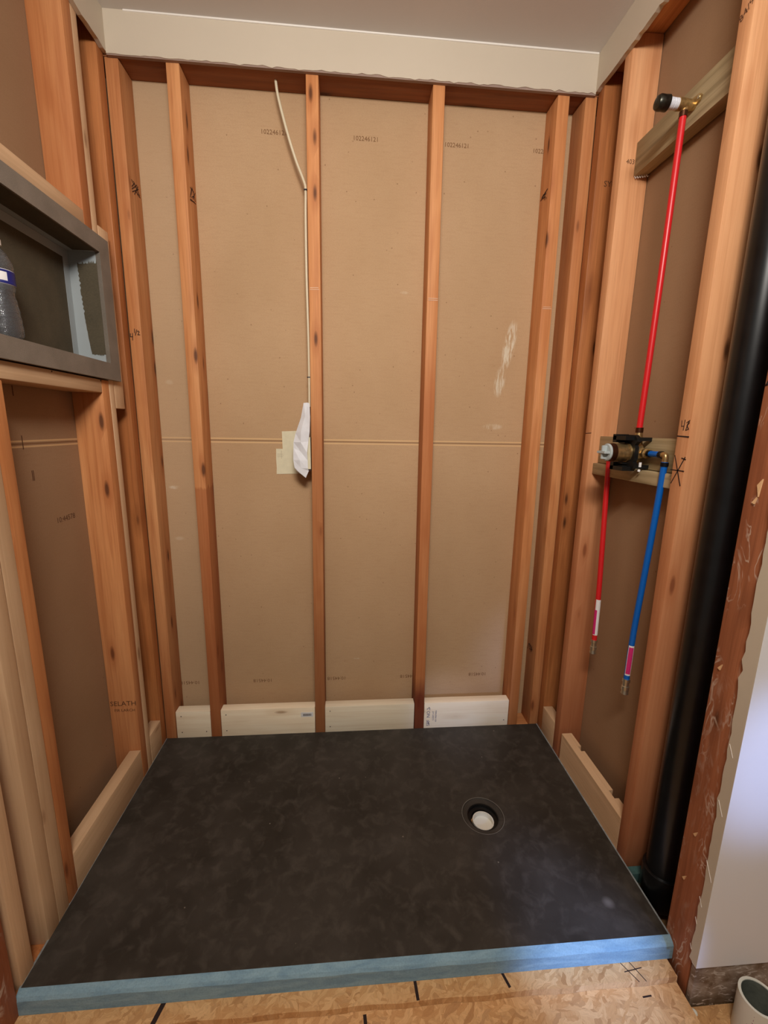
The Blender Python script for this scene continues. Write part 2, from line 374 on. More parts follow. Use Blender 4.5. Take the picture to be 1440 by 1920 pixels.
# ================================================================== THE SETTING
wb = struct('wall_back', box(-28.2, 41, 3.5, 4.1, -2.9, 97.5), PAPER_B)
wl = struct('wall_left', box(XL-4.1, XL-3.5, -48, 3.5, -2.9, 97.5), PAPER_S)
wr = struct('wall_right', box(XR+3.5, XR+4.1, -33.4, 3.5, -2.9, 97.5), PAPER_S)
struct('ceiling', box(-28, 80, -125, 3.5, 96.4, 97.0), CEIL)
def ragged(poly_edge_pts, closed_pts, nrm, th):
    return plate(bmesh.new(), poly_edge_pts+closed_pts, nrm, th)
# strips of painted drywall left under the ceiling, cut off raggedly
def rag(a, b, n_, z0, amp):
    out = []
    for i in range(n_+1):
        t = i/n_; out.append((a+(b-a)*t, z0+amp*(random.random()-.5)*(1 if random.random() > .6 else .35)))
    return out
e = rag(XL+.5, XR-.5, 110, 92.1, .28)
struct('wall_back_upper', ragged([(x, -.5, z) for x, z in e], [(XR-.5, -.5, 96.4), (XL+.5, -.5, 96.4)], (0, 1, 0), .5), CREAM)
e = rag(-60, -.0, 60, 92.3, .3)
struct('wall_left_upper', ragged([(XL+.5, y, z) for y, z in e], [(XL+.5, 0, 96.4), (XL+.5, -60, 96.4)], (-1, 0, 0), .5), CREAM)
e = rag(-31, -.0, 50, 92.25, .3)
struct('wall_right_upper', ragged([(XR-.5, y, z) for y, z in e], [(XR-.5, 0, 96.4), (XR-.5, -31, 96.4)], (1, 0, 0), .5), CREAM)
# raw torn edge under each strip
for nm, pts, nr in (('trim_1', [(XL+.5, -.42, 92.25), (XR-.5, -.42, 92.25), (XR-.5, -.42, 91.93), (XL+.5, -.42, 91.98)], (0, 1, 0)),):
    struct(nm, plate(bmesh.new(), pts, nr, .4), GYPS)
bm = bmesh.new(); tube(bm, [(-21, -.5, 96.36), (-5, -.52, 96.33), (12, -.5, 96.36), (24, -.53, 96.32), (XR-.6, -.52, 96.34)], .11, 8)
struct('trim_2', bm, plain('white_caulk_line', (240, 234, 222), .6))
# entry wall on the right: painted board that turns the corner, stained base where the baseboard was
bm = bmesh.new(); plate(bm, [(36.01, -34.03, 2.75), (90, -34.03, 2.5), (90, -34.03, 96.4), (36.01, -34.03, 96.4)], (0, 1, 0), .5)
struct('wall_entry', bm, WHITE)
struct('wall_entry_base', box(36.35, 90, -33.75, -33.3, -2.4, 2.9), DIRTY)
pts = []
zz = 2.9
while zz < 96.4:
    base = -33.25+.9*min(1, max(0, (zz-8)/60)); pts.append((36.0, base+.16*(random.random()-.5)+(.12 if random.random() > .85 else 0), zz)); zz += .8
bm = plate(bmesh.new(), pts+[(36.0, base, 96.4), (36.0, -34.02, 96.4), (36.0, -34.02, 2.75)], (1, 0, 0), .3)
ret = struct('wall_entry_return', bm, CREAM)
# floors
struct('floor', box(-30, 90, -125, 4, -3.1, -2.4), OSB)
lower = mk('osb_sheet', boardmesh(-25.2, 35.85, -46, -30.2, -1.75, -1.05, axis='x', bev=.04, wob=.02), OSB)
tag(lower, 'lower sheet of amber strand board running out of the bottom of the picture', 'board')
bm = bmesh.new()
fr = [(-25.2+i*(61.0/40), -32.75+.05*math.sin(i*1.3)+.04*random.random()) for i in range(41)]
plate(bm, [(x, y, -.35) for x, y in fr]+[(35.85, 3.4, -.35), (-25.2, 3.4, -.35)], (0, 0, -1), .66)
upper = tag(mk('osb_sheet', bm, OSB), 'upper strand board sheet with pen ticks, directly under the blue edged shower tray', 'board')
# tick marks on the boards
def floor_ink(px, parent, z, name='pen_mark', mat=INK, w=.16):
    mk(name, strokes(px, (0, 0, z), X, Y, Z, w, .012), mat, parent)
floor_ink([[(-11.55, -31.05), (-12.0, -32.7)]], upper, -.35, w=.42)
floor_ink([[(10.9, -31.1), (11.0, -32.6)]], upper, -.35, w=.28)
floor_ink([[(19.2, -31.1), (19.6, -32.3)]], upper, -.35, w=.25)
floor_ink([[(31.0, -31.3), (31.9, -32.8)], [(31.9, -31.3), (32.6, -32.8)], [(31.0, -32.0), (32.8, -31.8)]], upper, -.35, w=.07)
floor_ink([[(6.2, -33.0), (6.3, -34.2)]], lower, -1.05, w=.3)
floor_ink([[(31.9, -33.5), (32.7, -33.45)]], lower, -1.05, w=.12)

# ================================================================== BACK WALL FRAMING
tag(mk('top_plate', boardmesh(XL-3.4, XR+3.4, .03, 3.45, 92.15, 93.65, axis='x'), OLDX, smooth=True), 'shadowed brown top plate across the heads of the back wall studs', 'plate')
tag(mk('bottom_plate', boardmesh(XL-.0, XR+3.4, .05, 3.45, -.3, 1.2, axis='x'), OLD['x'], smooth=True), 'brown bottom plate hidden low behind the far edge of the shower tray', 'plate')
BS = [('corner', -23.02, -23.08, 'leftmost back wall stud in the corner, with a pen fraction', .02),
      ('', -16.12, -16.17, 'orange back wall stud, redder in its lower half, between the two leftmost pale blocks', .0),
      ('', .22, .12, 'orange back wall stud with the cream cable running down its left side', .0),
      ('', 15.86, 16.22, 'slim back wall stud dark red at its foot beside the stamped pale block', .0),
      ('', 31.95, 32.08, 'back wall stud just right of the white paint smear and the last pale block', .0),
      ('', 35.57, 35.80, 'last back wall stud on the right, closing the corner under the drywall strip', .0)]
studs = []
for k_i, (k, xt, xb, lab, _) in enumerate(BS):
    ww = .77
    o = board('wall_stud', (xb-ww, xb+ww, 0.0, 3.46, 1.2, 92.1), 'z', {1: OLD2, 2: OLD3, 3: OLD4}.get(k_i, OLD['z']), lab, top=(xt-xb, 0))
    studs.append(o)
# dark stain at the foot of the fourth stud
# white chalk marks at about 68 inches on the studs
CH = plain('chalk_mark', (226, 190, 160), .9)
for i, xx, zz in ((2, .16, 67.9), (3, 16.0, 67.2), (4, 32.0, 66.7)):
    mk('chalk_mark', strokes([[(-.6, 0), (.6, .03)], [(-.55, .2), (.5, .24)]] if i != 3 else [[(-.6, 0), (.65, 0)], [(-.6, .22), (.65, .22)]], (xx, -.03, zz), X, Z, -Y, .07, .012), CH, studs[i])
mk('pen_mark', strokes([[(.02, .75), (0, .35), (.3, .4)], [(.3, .8), (.24, -.05)], [(.58, 1.35), (.55, .85)], [(.62, .55), (.86, 1.25)], [(.92, 1.0), (1.02, 1.12), (1.14, 1.0), (.95, .62), (1.2, .64)]],
   (-23.68, -.05, 60.9), X, Z, -Y, .07), INK, studs[0])
def smudge(o, ux, uy, nrm, n_, w, h):
    return strokes([[(random.random()*w, random.random()*h), (random.random()*w, random.random()*h)] for _ in range(n_)], o, ux, uy, nrm, .09)
STM = plain('smeared_stamp_ink', (66, 40, 26), .9)
mk('ink_stamp', smudge((-22.24, .7, 78.5), Y, Z, X, 8, 2.3, 1.5), STM, studs[0])
mk('ink_stamp', smudge((-15.34, .8, 78.0), Y, Z, X, 8, 2.2, 2.0), STM, studs[1])
mk('ink_stamp', smudge((31.12, .6, 80.5), Y, Z, -X, 7, 2.3, 1.6), STM, studs[4])
mk('ink_stamp', smudge((34.86, .8, 14.0), Y, Z, -X, 6, 2.0, 1.2), STM, studs[5])
# stamps across the gypsum paper
for i, xx in enumerate((-19.0, -5.05, 6.9, 19.15, 31.2)):
    if i == 0: continue
    mk('ink_stamp', text('102246121' if i < 4 else '10224612', (xx, 3.5, 87.6), X, Z, -Y, .55), INKB, wb)
for xx in (-21.0, -9.4, 2.7, 14.9, 26.7):
    mk('ink_stamp', text('10:44518', (xx, 3.5, 9.0), -X, -Z, -Y, .6), INKB, wb)
mk('ink_stamp', text('10:44578', (XL-3.5, -11.4, 39.5), Y, Z, X, .62), INKS, wl)
mk('ink_stamp', strokes([[(0, 0), (0, .9)]], (XL-3.5, -16.6, 52.6), Y, Z, X, .08), INKS, wl)
mk('ink_stamp', strokes([[(0, 0), (0, 1.3)]], (XL-3.5, -16.3, 47.5), Y, Z, X, .08), INKS, wl)
mk('ink_stamp', strokes([[(0, 0), (0, 1.0)], [(.18, 0), (.18, 1.0)]], (XL-3.5, -15.6, 44.3), Y, Z, X, .07), INKS, wl)

# ------------------------------------------------------------------ pale blocking at the foot of the walls
G = None
PB = [(-22.2, -16.98, 'short pale block at the back wall foot, nearest the left corner'),
      (-15.36, -.68, 'long pale block with a small white barcode tag at the back wall foot'),
      (.92, 15.36, 'knotty pale block at the back wall foot left of the dark red stud foot'),
      (17.02, 31.22, 'pale block stamped with blue ink, the last on the right at the back wall foot')]
blk = []
for a, b, lab in PB:
    blk.append(board('blocking', (a, b, -.02, 1.5, 1.22, 6.2), 'x', NEW['x'], lab, 'block', bev=.07))
ob = mk('barcode_tag', box(-2.9, -.95, -.05, -.02, 4.55, 5.35), LABW, blk[1])
bm = bmesh.new()
for i in range(16):
    x = -2.55+i*.08; bx(bm, x, x+.035+.03*(i % 3 == 0), -.06, -.05, 4.72, 5.1)
mk('barcode', bm, INK, ob)
mk('ink_stamp', text('SPF  NO.2', (17.75, -.03, 3.7), Z, -X, -Y, .55), INKBL, blk[3])
mk('ink_stamp', text('S-DRY HT', (18.55, -.03, 3.9), Z, -X, -Y, .28), INKBL, blk[3])
mk('ink_stamp', text('KD WESTERN', (19.0, -.03, 3.8), Z, -X, -Y, .24), INKBL, blk[3])
screws = []
def screwheads(parent, pts, nrm, mat=DIRT):
    for p in pts:
        bm = bmesh.new(); tube(bm, [Vector(p), Vector(p)+Vector(nrm)*.04], .08, 10); mk('screw_head', bm, mat, parent)
for b_, (a, b, _) in zip(blk, PB):
    screwheads(b_, [(a+.8, -.02, 5.4), (a+.8, -.02, 2.6)]+([(b-.7, -.02, 2.6)] if a in (-22.2, 17.02) else []), (0, -1, 0), COPPER)

# ================================================================== LEFT WALL
L1 = board('wall_stud', (XL-3.48, XL-.03, -1.6, -.08, 1.2, 95), 'z', OLDD, 'dark knotty stud filling the left corner of the alcove')
L2 = board('wall_stud', (XL-3.48, XL, -7.75, -6.25, 1.2, 55.1), 'z', OLD['z'], 'wide orange stud on the left wall below the right end of the niche')
board('wall_stud', (XL-3.48, XL, -7.75, -6.25, 71.0, 96), 'z', OLD['z'], 'wide orange stud on the left wall above the niche, at the top left')
LS = board('furring_strip', (XL-3.3, XL-.02, -6.22, -5.1, 1.2, 96), 'z', NEWS['z'], 'narrow pale strip fastened along the back of the orange stud beside the niche', 'strip')
board('spacer_block', (XL-1.5, XL+.0, -5.08, -3.0, 51.95, 72.3), 'z', NEWS['z'], 'short pale block standing behind the right rim of the niche', 'block')
L3 = board('wall_stud', (XL-3.48, XL, -23.9, -22.45, 1.2, 53.5), 'z', OLD['z'], 'old reddish stud under the niche, beside the doubled pale studs')
board('wall_stud', (XL-3.48, XL+.03, -25.5, -23.95, 1.2, 53.5), 'z', NEWS['z'], 'pale new stud nailed to the old reddish stud at the left wall')
board('wall_stud', (XL-3.48, XL+.05, -27.1, -25.56, 1.2, 96), 'z', NEWS['z'], 'pale new stud at left, the nearer of the doubled pair')
board('wall_stud', (XL-3.48, XL, -30.5, -28.95, 1.2, 96), 'z', NEWS['z'], 'single pale new stud standing alone at the left front end of the tray')
board('wall_stud', (XL-3.48, XL+.05, -33.6, -31.15, -1.0, 96), 'z', OLDW, 'dark red post at the bottom left corner of the picture')
tag(mk('bottom_plate', boardmesh(XL-3.48, XL-.02, -31.0, -.1, -.3, 1.2, axis='y'), OLDD, smooth=True), 'brown bottom plate under the left wall studs', 'plate')
header = board('niche_header', (XL-3.4, XL, -25.5, -7.78, 71.1, 72.6), 'y', NEWS['y'], 'pale horizontal board lying along the top of the niche', 'board')
sill = board('niche_sill', (XL-3.4, XL, -25.5, -7.78, 53.6, 55.1), 'y', NEWS['y'], 'pale horizontal board carrying the underside of the niche', 'board')
screwheads(sill, [(XL, -16.2, 54.95), (XL, -7.95, 54.95)], (1, 0, 0))
board('blocking', (XL-1.5, XL, -22.42, -7.78, 1.25, 6.1), 'y', NEWS['y'], 'long pale block at the foot of the left wall', 'block', bev=.07)
board('blocking', (XL-1.5, XL, -5.05, -1.64, 1.25, 6.1), 'y', NEWS['y'], 'short pale block at the foot of the left wall, tucked in the far corner', 'block', bev=.07)
mk('ink_stamp', text('SELATH', (-25.4, -7.78, 13.3), X, Z, -Y, .7), INKS, L2)
mk('ink_stamp', text('FIR LARCH', (-25.3, -7.78, 12.3), X, Z, -Y, .4), INKS, L2)

# niche
nx1 = XL+.5; oy0, oy1, oz0, oz1 = -25.0, -6.3, 57.1, 69.05; fy0, fy1, fz0, fz1 = -27.2, -4.3, 55.2, 70.85; bxk = XL-3.0
niche = thing('wall_niche', (nx1, -15.5, fz0), 'grey mesh-coated shower niche built into the left wall, with a water bottle in it', 'niche')
bm = bmesh.new()
bx(bm, XL+.02, nx1, fy0, oy0, fz0, fz1); bx(bm, XL+.02, nx1, oy1, fy1, fz0, fz1)
bx(bm, XL+.02, nx1, oy0, oy1, fz0, oz0); bx(bm, XL+.02, nx1, oy0, oy1, oz1, fz1)
mk('rim', bm, NICHE, niche)
bm = bmesh.new(); th = .3
bx(bm, bxk-th, bxk, oy0, oy1, oz0, oz1)
mk('back_panel', bm, NICHED, niche)
bm = bmesh.new(); bx(bm, bxk-th, XL+.02, oy0-th, oy1+th, oz1, oz1+.4); bx(bm, bxk-th, XL+.02, oy0-th, oy1+th, oz0-.4, oz0); bx(bm, bxk-th, XL+.02, oy0-th, oy0, oz0, oz1)
mk('inner_lining', bm, NICHED, niche)
mk('side_panel', box(bxk-th, nx1-.02, oy1, oy1+th, oz0, oz1), SEAL, niche)
# the end panel is brushed with grey sealant round a bare mesh patch with ragged edges
xa, xb = bxk, nx1-.02; ia, ib, i0, i1 = bxk+.95, xb-.42, oz0+.95, oz1-1.35
inner = []
for i in range(40): t = i/39; inner.append((ia+(.14*(i % 2) if t > .45 else .02)*random.random()*1.6+.55*(1-t)**2, i0+(i1-i0)*t))
for i in range(1, 26): t = i/25; inner.append((ia+(ib-ia)*t, i1+.35*random.random()*(i % 2)+.12*t))
for i in range(1, 10): t = i/9; inner.append((ib, i1-(i1-i0)*t))
for i in range(1, 16): t = i/16; inner.append((ib-(ib-ia-.6)*t, i0-.22*random.random()*(i % 2)))
mk('bare_mesh_patch', plate(bmesh.new(), [(x, oy1-.03, z) for x, z in inner], (0, 1, 0), .025), NICHED, niche)
bm = bmesh.new(); bx(bm, bxk, bxk+.03, oy1-.95, oy1, oz0, oz1); bx(bm, bxk+.001, bxk+.03, oy0, oy1-.96, oz1-.95, oz1-.05)
bx(bm, bxk+.04, XL, oy0, oy1-.04, oz1-.04, oz1-.01)
mk('sealant', bm, SEAL, niche)
mk('bare_mesh_patch', box(bxk+.9, XL+.3, oy0, oy1-.5, oz1-.07, oz1-.045), NICHED, niche)

# bottle
bc = Vector((XL-1.05, -19.85, oz0))
bottle = thing('water_bottle', bc, 'ribbed clear plastic water bottle with a navy and white label standing in the niche', 'bottle')
prof = [(0, .05), (.7, .02), (1.05, .06), (1.28, .35), (1.32, .9), (1.24, 1.3), (1.3, 1.7), (1.2, 2.1), (1.22, 2.4), (1.08, 2.9), (1.1, 3.1), (1.0, 3.5), (1.03, 3.8), (1.12, 4.2), (1.14, 5.6), (1.2, 5.8), (1.12, 6.2), (.8, 6.9), (.48, 7.3), (.46, 7.5)]
def lathe(bm, c, prof, seg=28, cap0=True):
    rings = []
    for r_, z in prof:
        if r_ == 0: rings.append([bm.verts.new((c.x, c.y, c.z+z))]); continue
        rings.append([bm.verts.new((c.x+r_*math.cos(q*2*math.pi/seg), c.y+r_*math.sin(q*2*math.pi/seg), c.z+z)) for q in range(seg)])
    for a, b in zip(rings, rings[1:]):
        for q in range(seg):
            p = (q+1) % seg
            if len(a) == 1: bm.faces.new((a[0], b[p], b[q]))
            elif len(b) == 1: bm.faces.new((a[q], a[p], b[0]))
            else: bm.faces.new((a[q], a[p], b[p], b[q]))
    return bm
bm = lathe(bmesh.new(), bc+Vector((0, 0, .02)), prof)
inn = [(max(0, r_-.05) if r_ else 0, z+.06) for r_, z in prof[:-1]]
lathe(bm, bc+Vector((0, 0, .02)), inn+[(.41, 7.5), (.46, 7.5)])
for v in bm.verts:
    if 1.0 < v.co.z-bc.z < 3.9:
        a = math.atan2(v.co.y-bc.y, v.co.x-bc.x); k = 1+.03*math.sin(a*7+v.co.z*3)
        v.co.x = bc.x+(v.co.x-bc.x)*k; v.co.y = bc.y+(v.co.y-bc.y)*k
mk('bottle_body', bm, CLEAR, bottle, smooth=True)
bm = lathe(bmesh.new(), bc, [(1.15, 4.35), (1.17, 4.4), (1.17, 5.45), (1.15, 5.5)])
lab = mk('bottle_label', bm, LABW, bottle, smooth=True)
bm = lathe(bmesh.new(), bc, [(1.18, 4.38), (1.19, 4.4), (1.19, 4.58), (1.18, 4.6)]); lathe(bm, bc, [(1.18, 5.28), (1.19, 5.3), (1.19, 5.44), (1.18, 5.46)])
mk('label_stripe', bm, NAVY, lab, smooth=True)
bm = bmesh.new(); seg = 10; ra = 1.18
vs = []
for i in range(seg+1):
    a = math.radians(-22+i*6); vs.append((bm.verts.new((bc.x+ra*math.cos(a), bc.y+ra*math.sin(a), bc.z+4.6)), bm.verts.new((bc.x+ra*math.cos(a), bc.y+ra*math.sin(a), bc.z+5.3))))
for p, q in zip(vs, vs[1:]): bm.faces.new((p[0], q[0], q[1], p[1]))
mk('label_stripe', bm, NAVY, lab)
mk('bottle_cap', lathe(bmesh.new(), bc, [(0, 7.9), (.5, 8.0), (.55, 7.95), (.55, 7.5), (0, 7.5)]), LABW, bottle, smooth=True)

# ================================================================== RIGHT WALL
R1 = board('wall_stud', (XR+.02, XR+3.46, -1.62, -.1, 1.2, 93.8), 'z', OLDD, 'knotty stud in the right corner, half in the shade of the stud before it')
R2 = board('wall_stud', (XR, XR+3.46, -7.05, -5.6, -.3, 93.8), 'z', OLDL, 'broad orange stud on the right wall, left of the red riser and valve')
R3 = board('wall_stud', (XR, XR+3.46, -23.45, -22.0, -.3, 96), 'z', OLDL, 'orange stud marked 48 between the blue pipe and the black drain pipe')
R4 = board('wall_stud', (XR, XR+3.46, -33.2, -30.05, -2.4, 96), 'z', OLDW, 'scratched dark red doubled post right of the black drain pipe', bev=.15)
tag(mk('top_plate', boardmesh(XR+.02, XR+3.46, -23.9, -.05, 93.85, 95.3, axis='y'), OLD['y'], smooth=True), 'brown top plate over the right wall studs, seen at the top right', 'plate')
tag(mk('bottom_plate', boardmesh(XR+.1, XR+3.46, -21.9, -7.1, -.3, 1.2, axis='y'), OLD['y'], smooth=True), 'brown bottom plate under the notched block of the right wall', 'plate')
brace = board('backing_board', (38.0, 39.5, -21.98, -7.08, 79.6, 83.1), 'y', GREY['y'], 'weathered grey board high on the right wall behind the capped shower outlet', 'board')
bm = bmesh.new()
for i in range(6):
    p = Vector((38.1+i*.22, -7.2-.1*i, 79.6)); tube(bm, [p, p+Vector((.1, -.1, -.28)), p+Vector((.25, -.05, -.05-.1*(i % 2)))], .05, 6)
mk('splinters', bm, PLAS, brace)
vb = board('backing_board', (37.55, 39.05, -21.98, -7.08, 46.1, 49.55), 'y', GREY['y'], 'weathered greenish board holding the shower valve, upright on edge', 'board')
board('backing_board', (36.95, 39.75, -21.98, -7.08, 44.6, 46.06), 'y', GREY['y'], 'weathered flat board tucked under the valve board', 'board')
board('blocking', (XR, XR+1.5, -5.58, -1.66, 1.25, 6.05), 'y', NEWS['y'], 'short pale block at the foot of the right wall, in the far corner', 'block', bev=.07)
# notched block
bm = bmesh.new()
pl = [(XR, -21.95), (XR, -7.9), (XR+1.5, -7.9), (XR+1.5, -10.55), (XR+1.02, -10.55), (XR+1.02, -11.5), (XR+1.5, -11.5), (XR+1.5, -18.1), (XR+.95, -18.1), (XR+.95, -19.3), (XR+1.5, -19.3), (XR+1.5, -21.95)]
plate(bm, [(x, y, 6.0) for x, y in pl], (0, 0, -1), 4.7)
tag(mk('blocking', bm, NEWS['y']), 'long pale block with two pipe notches cut in its back at the right wall', 'block')
# marks on right studs
mk('pen_mark', strokes([[(0, 1.0), (.05, .45), (.35, .5)], [(.38, 1.05), (.32, .1)], [(.62, .8), (.95, 1.0), (.7, .55), (.95, .2), (.62, .1), (.72, .5), (.95, .8)]], (XR-.0, -22.35, 50.3), -Y, Z, -X, .06), INK, R3)
mk('pen_mark', strokes([[(-.05, 0), (1.35, -.05)]], (XR, -22.1, 49.85), -Y, Z, -X, .12), INK, R3)
mk('pen_mark', strokes([[(0, 1.4), (1.2, -1.4)], [(0, -1.3), (1.3, 1.3)], [(-.3, 0), (1.4, 0)], [(.9, 1.2), (1.4, 1.1)]], (XR, -22.1, 46.6), -Y, Z, -X, .09), INK, R3)
mk('pen_mark', strokes([[(0, 0), (1.3, .05)]], (XR, -5.7, 49.9), -Y, Z, -X, .08), INK, R2)
mk('ink_stamp', text('84/98', (XR, -22.9, 83.4), (0, -.85, .5), (0, .5, .85), -X, .55), INKS, R3)
mk('ink_stamp', text('403', (XR+1.9, -23.47, 86.7), X, Z, -Y, .9), INKS, R3)
mk('ink_stamp', text('403', (XR+1.15, -7.07, 81.1), X, Z, -Y, .5), INKS, R2)
mk('ink_stamp', text('SYP', (XR+1.9, -1.65, 81.5), X, Z, -Y, .7), INKS, R1)
mk('pen_mark', strokes([[(0, .8), (.4, 1.4), (.8, 1.0), (.4, .2), (0, -.7), (.5, -.5)], [(1.1, 1.3), (1.0, .6), (1.5, .5), (1.4, -.1), (1.0, -.2)], [(1.1, 1.3), (1.7, 1.4)]], (XR, -30.2, 54.5), -Y, Z, -X, .1), INK, R4)
SPL = plain('fresh_splinter_wood', (232, 188, 138), .8)
for i, (y, z) in enumerate([(-30.9, 44.9), (-31.1, 46.3), (-30.6, 30.5), (-31.2, 14.2), (-30.9, 9.0)]):
    mk('splinter', plate(bmesh.new(), [(XR-.02, y, z), (XR-.02, y-.35, z+.5), (XR-.02, y-.22, z-.9 if i == 1 else z-.1)], (-1, 0, 0), .12), SPL, R4)
for z, l in ((25, 1.3), (19.6, 1.6), (13.4, 2.2), (9.5, 1.0), (7.2, .6), (4.2, .5)):
    mk('torn_flake', plate(bmesh.new(), [(36.0, -33.15, z), (36.0, -33.1, z+.14), (36.0, -33.1-.3*l, z-.5*l), (36.0, -33.15-.32*l, z-.62*l)], (-1, 0, 0), .05), PLAS, ret)

# black drain pipe in the wall
PX, PY, PR = 38.55, -26.2, 1.55
pipe = thing('drain_pipe', (PX, PY, -.3), 'thick black plastic drain pipe standing in the right wall between two posts', 'pipe')
mk('pipe_body', tube(bmesh.new(), [(PX, PY, 3.6), (PX, PY, 96.3)], PR, 32), ABS, pipe, smooth=True)
mk('pipe_hub', tube(bmesh.new(), [(PX, PY, -.3), (PX, PY, .5), (PX, PY, 4.0), (PX, PY, 4.05)], [1.6, 1.85, 1.85, 1.7], 32), ABS, pipe, smooth=True)
teal = tag(mk('foam_scrap', box(36.6, 38.6, -24.4, -23.55, -.3, 1.05), TEAL), 'teal foam scrap beside the foot of the black drain pipe', 'foam')
tag(mk('wood_scrap', boardmesh(36.75, 37.9, -26.4, -24.6, -.34, .1, axis='y', bev=.05), GREY['y']), 'small dusty wood scrap lying between the tray and the black pipe', 'scrap')

# ------------------------------------------------------------------ shower outlet, pipes, valve
VY = -15.65
out = thing('shower_outlet', (37.9, -15.9, 81.0), 'brass shower outlet elbow with a dark iron cap on the high grey board', 'fitting')
oc = Vector((36.95, -15.9, 81.2))
bm = tube(bmesh.new(), [oc+Vector((1.0, 0, 0)), oc+Vector((.3, 0, 0)), oc+Vector((-.55, 0, 0)), oc+Vector((-.75, 0, 0))], [.42, .46, .52, .52], 20)
tube(bm, [oc+Vector((.15, 0, -.1)), oc+Vector((0, 0, -.75))], .32, 16)
mk('elbow_body', bm, BRASS, out, smooth=True)
bm = bmesh.new(); plate(bm, [(37.98, -15.9+a, 81.2+b) for a, b in ((-1.0, .25), (-.8, .5), (0, .6), (.8, .5), (1.0, .25), (.8, -.1), (0, -.35), (-.8, -.1))], (-1, 0, 0), .22)
ear = mk('mounting_ear', bm, BRASS, out)
for dy in (-.75, .75): mk('screw_head', tube(bmesh.new(), [(37.76, -15.9+dy, 81.42), (37.7, -15.9+dy, 81.42)], .15, 10), CHROME, ear)
mk('copper_ring', tube(bmesh.new(), [oc+Vector((0, 0, -.6)), oc+Vector((0, 0, -1.05))], .37, 16), COPPER, out, smooth=True)
mk('thread_tape', tube(bmesh.new(), [oc+Vector((-.7, 0, 0)), oc+Vector((-1.15, 0, 0)), oc+Vector((-1.2, 0, 0)), oc+Vector((-1.25, 0, 0)), oc+Vector((-1.75, 0, 0))], [.46, .47, .42, .48, .5], 20), TAPE, out, smooth=True)
mk('iron_cap', tube(bmesh.new(), [oc+Vector((-1.7, 0, 0)), oc+Vector((-1.75, 0, 0)), oc+Vector((-2.15, 0, 0)), oc+Vector((-2.6, 0, 0)), oc+Vector((-2.8, 0, 0)), oc+Vector((-2.9, 0, 0))], [.55, .66, .64, .66, .55, .3], 24), IRON, out, smooth=True)
tag(mk('riser_pipe', tube(bmesh.new(), arc([(36.95, -15.9, 80.3), (36.9, -15.85, 68), (36.9, -15.7, 58), (36.85, -15.6, 50.3)]), .315, 16), RED, smooth=True),
    'long red plastic pipe running from the shower outlet down to the valve', 'pipe')

vc = Vector((36.85, VY, 47.9)); vf = vc+Vector((-.95, .1, 0))
valve = thing('shower_valve', vc, 'brass shower valve in a black guard with a grey cross test plug', 'valve')
# guard: black plate with stepped outline and pillars
bm = bmesh.new(); gx = 36.2
outl = [(-1.55, -1.9), (-1.15, -2.05), (.9, -2.05), (1.35, -1.75), (1.5, -1.3), (1.15, -1.0), (1.35, -.6), (1.35, .6), (1.15, .9), (1.6, 1.3), (1.45, 1.7), (1.0, 2.05), (-1.2, 2.05), (-1.55, 1.8)]
def guard(a, b): return (gx, VY-b_(a), 47.9+b)
pts = [(35.75, VY-a*.95, 47.9+b*.95) for a, b in outl]
plate(bm, pts, (1, 0, 0), .45)
for a, b in ((-1.35, 1.5), (-1.35, -1.6), (1.1, 1.5), (1.1, -1.5)): bx(bm, 36.1, 37.54, VY-a-.2, VY-a+.2, 47.9+b-.2, 47.9+b+.2)
for b in (1.6, -1.75): bx(bm, 34.75, 36.2, VY-.95, VY+1.35, 47.9+b-.22, 47.9+b+.22)
bx(bm, 34.75, 36.2, VY+.75, VY+1.35, 49.0, 49.9); bx(bm, 34.75, 36.2, VY+.75, VY+1.35, 45.95, 46.8)
for b in (1.45, 1.05, -1.2, -1.5): bx(bm, 35.2, 35.8, VY-.2, VY+.95, 47.9+b-.07, 47.9+b+.07)
mk('plastic_guard', bm, BLACKP, valve)
bm = tube(bmesh.new(), [vc+Vector((.2, 0, 0)), vf+Vector((-.3, 0, 0)), vf+Vector((-.32, 0, 0)), vf+Vector((-2.1, 0, 0))], [1.05, 1.05, .95, .95], 32)
mk('valve_cylinder', bm, BRASS, valve, smooth=True)
mk('locking_ring', tube(bmesh.new(), [vf+Vector((-1.75, 0, 0)), vf+Vector((-2.35, 0, 0)), vf+Vector((-2.4, 0, 0))], [1.0, 1.0, .92], 32), COPPER, valve, smooth=True)
plug = mk('test_plug', tube(bmesh.new(), [vf+Vector((-2.3, 0, 0)), vf+Vector((-2.5, 0, 0)), vf+Vector((-2.58, 0, 0))], [.97, .97, .88], 32), GPLUG, valve, smooth=True)
bm = bmesh.new(); p = vf+Vector((-2.55, 0, 0))
bx(bm, p.x-.55, p.x+.02, p.y-.14, p.y+.14, p.z-.75, p.z+.75); bx(bm, p.x-.65, p.x+.02, p.y-.75, p.y+.75, p.z-.14, p.z+.14)
bmesh.ops.bevel(bm, geom=bm.edges[:], offset=.04, segments=2, affect='EDGES')
mk('plug_cross', bm, GPLUG, plug)
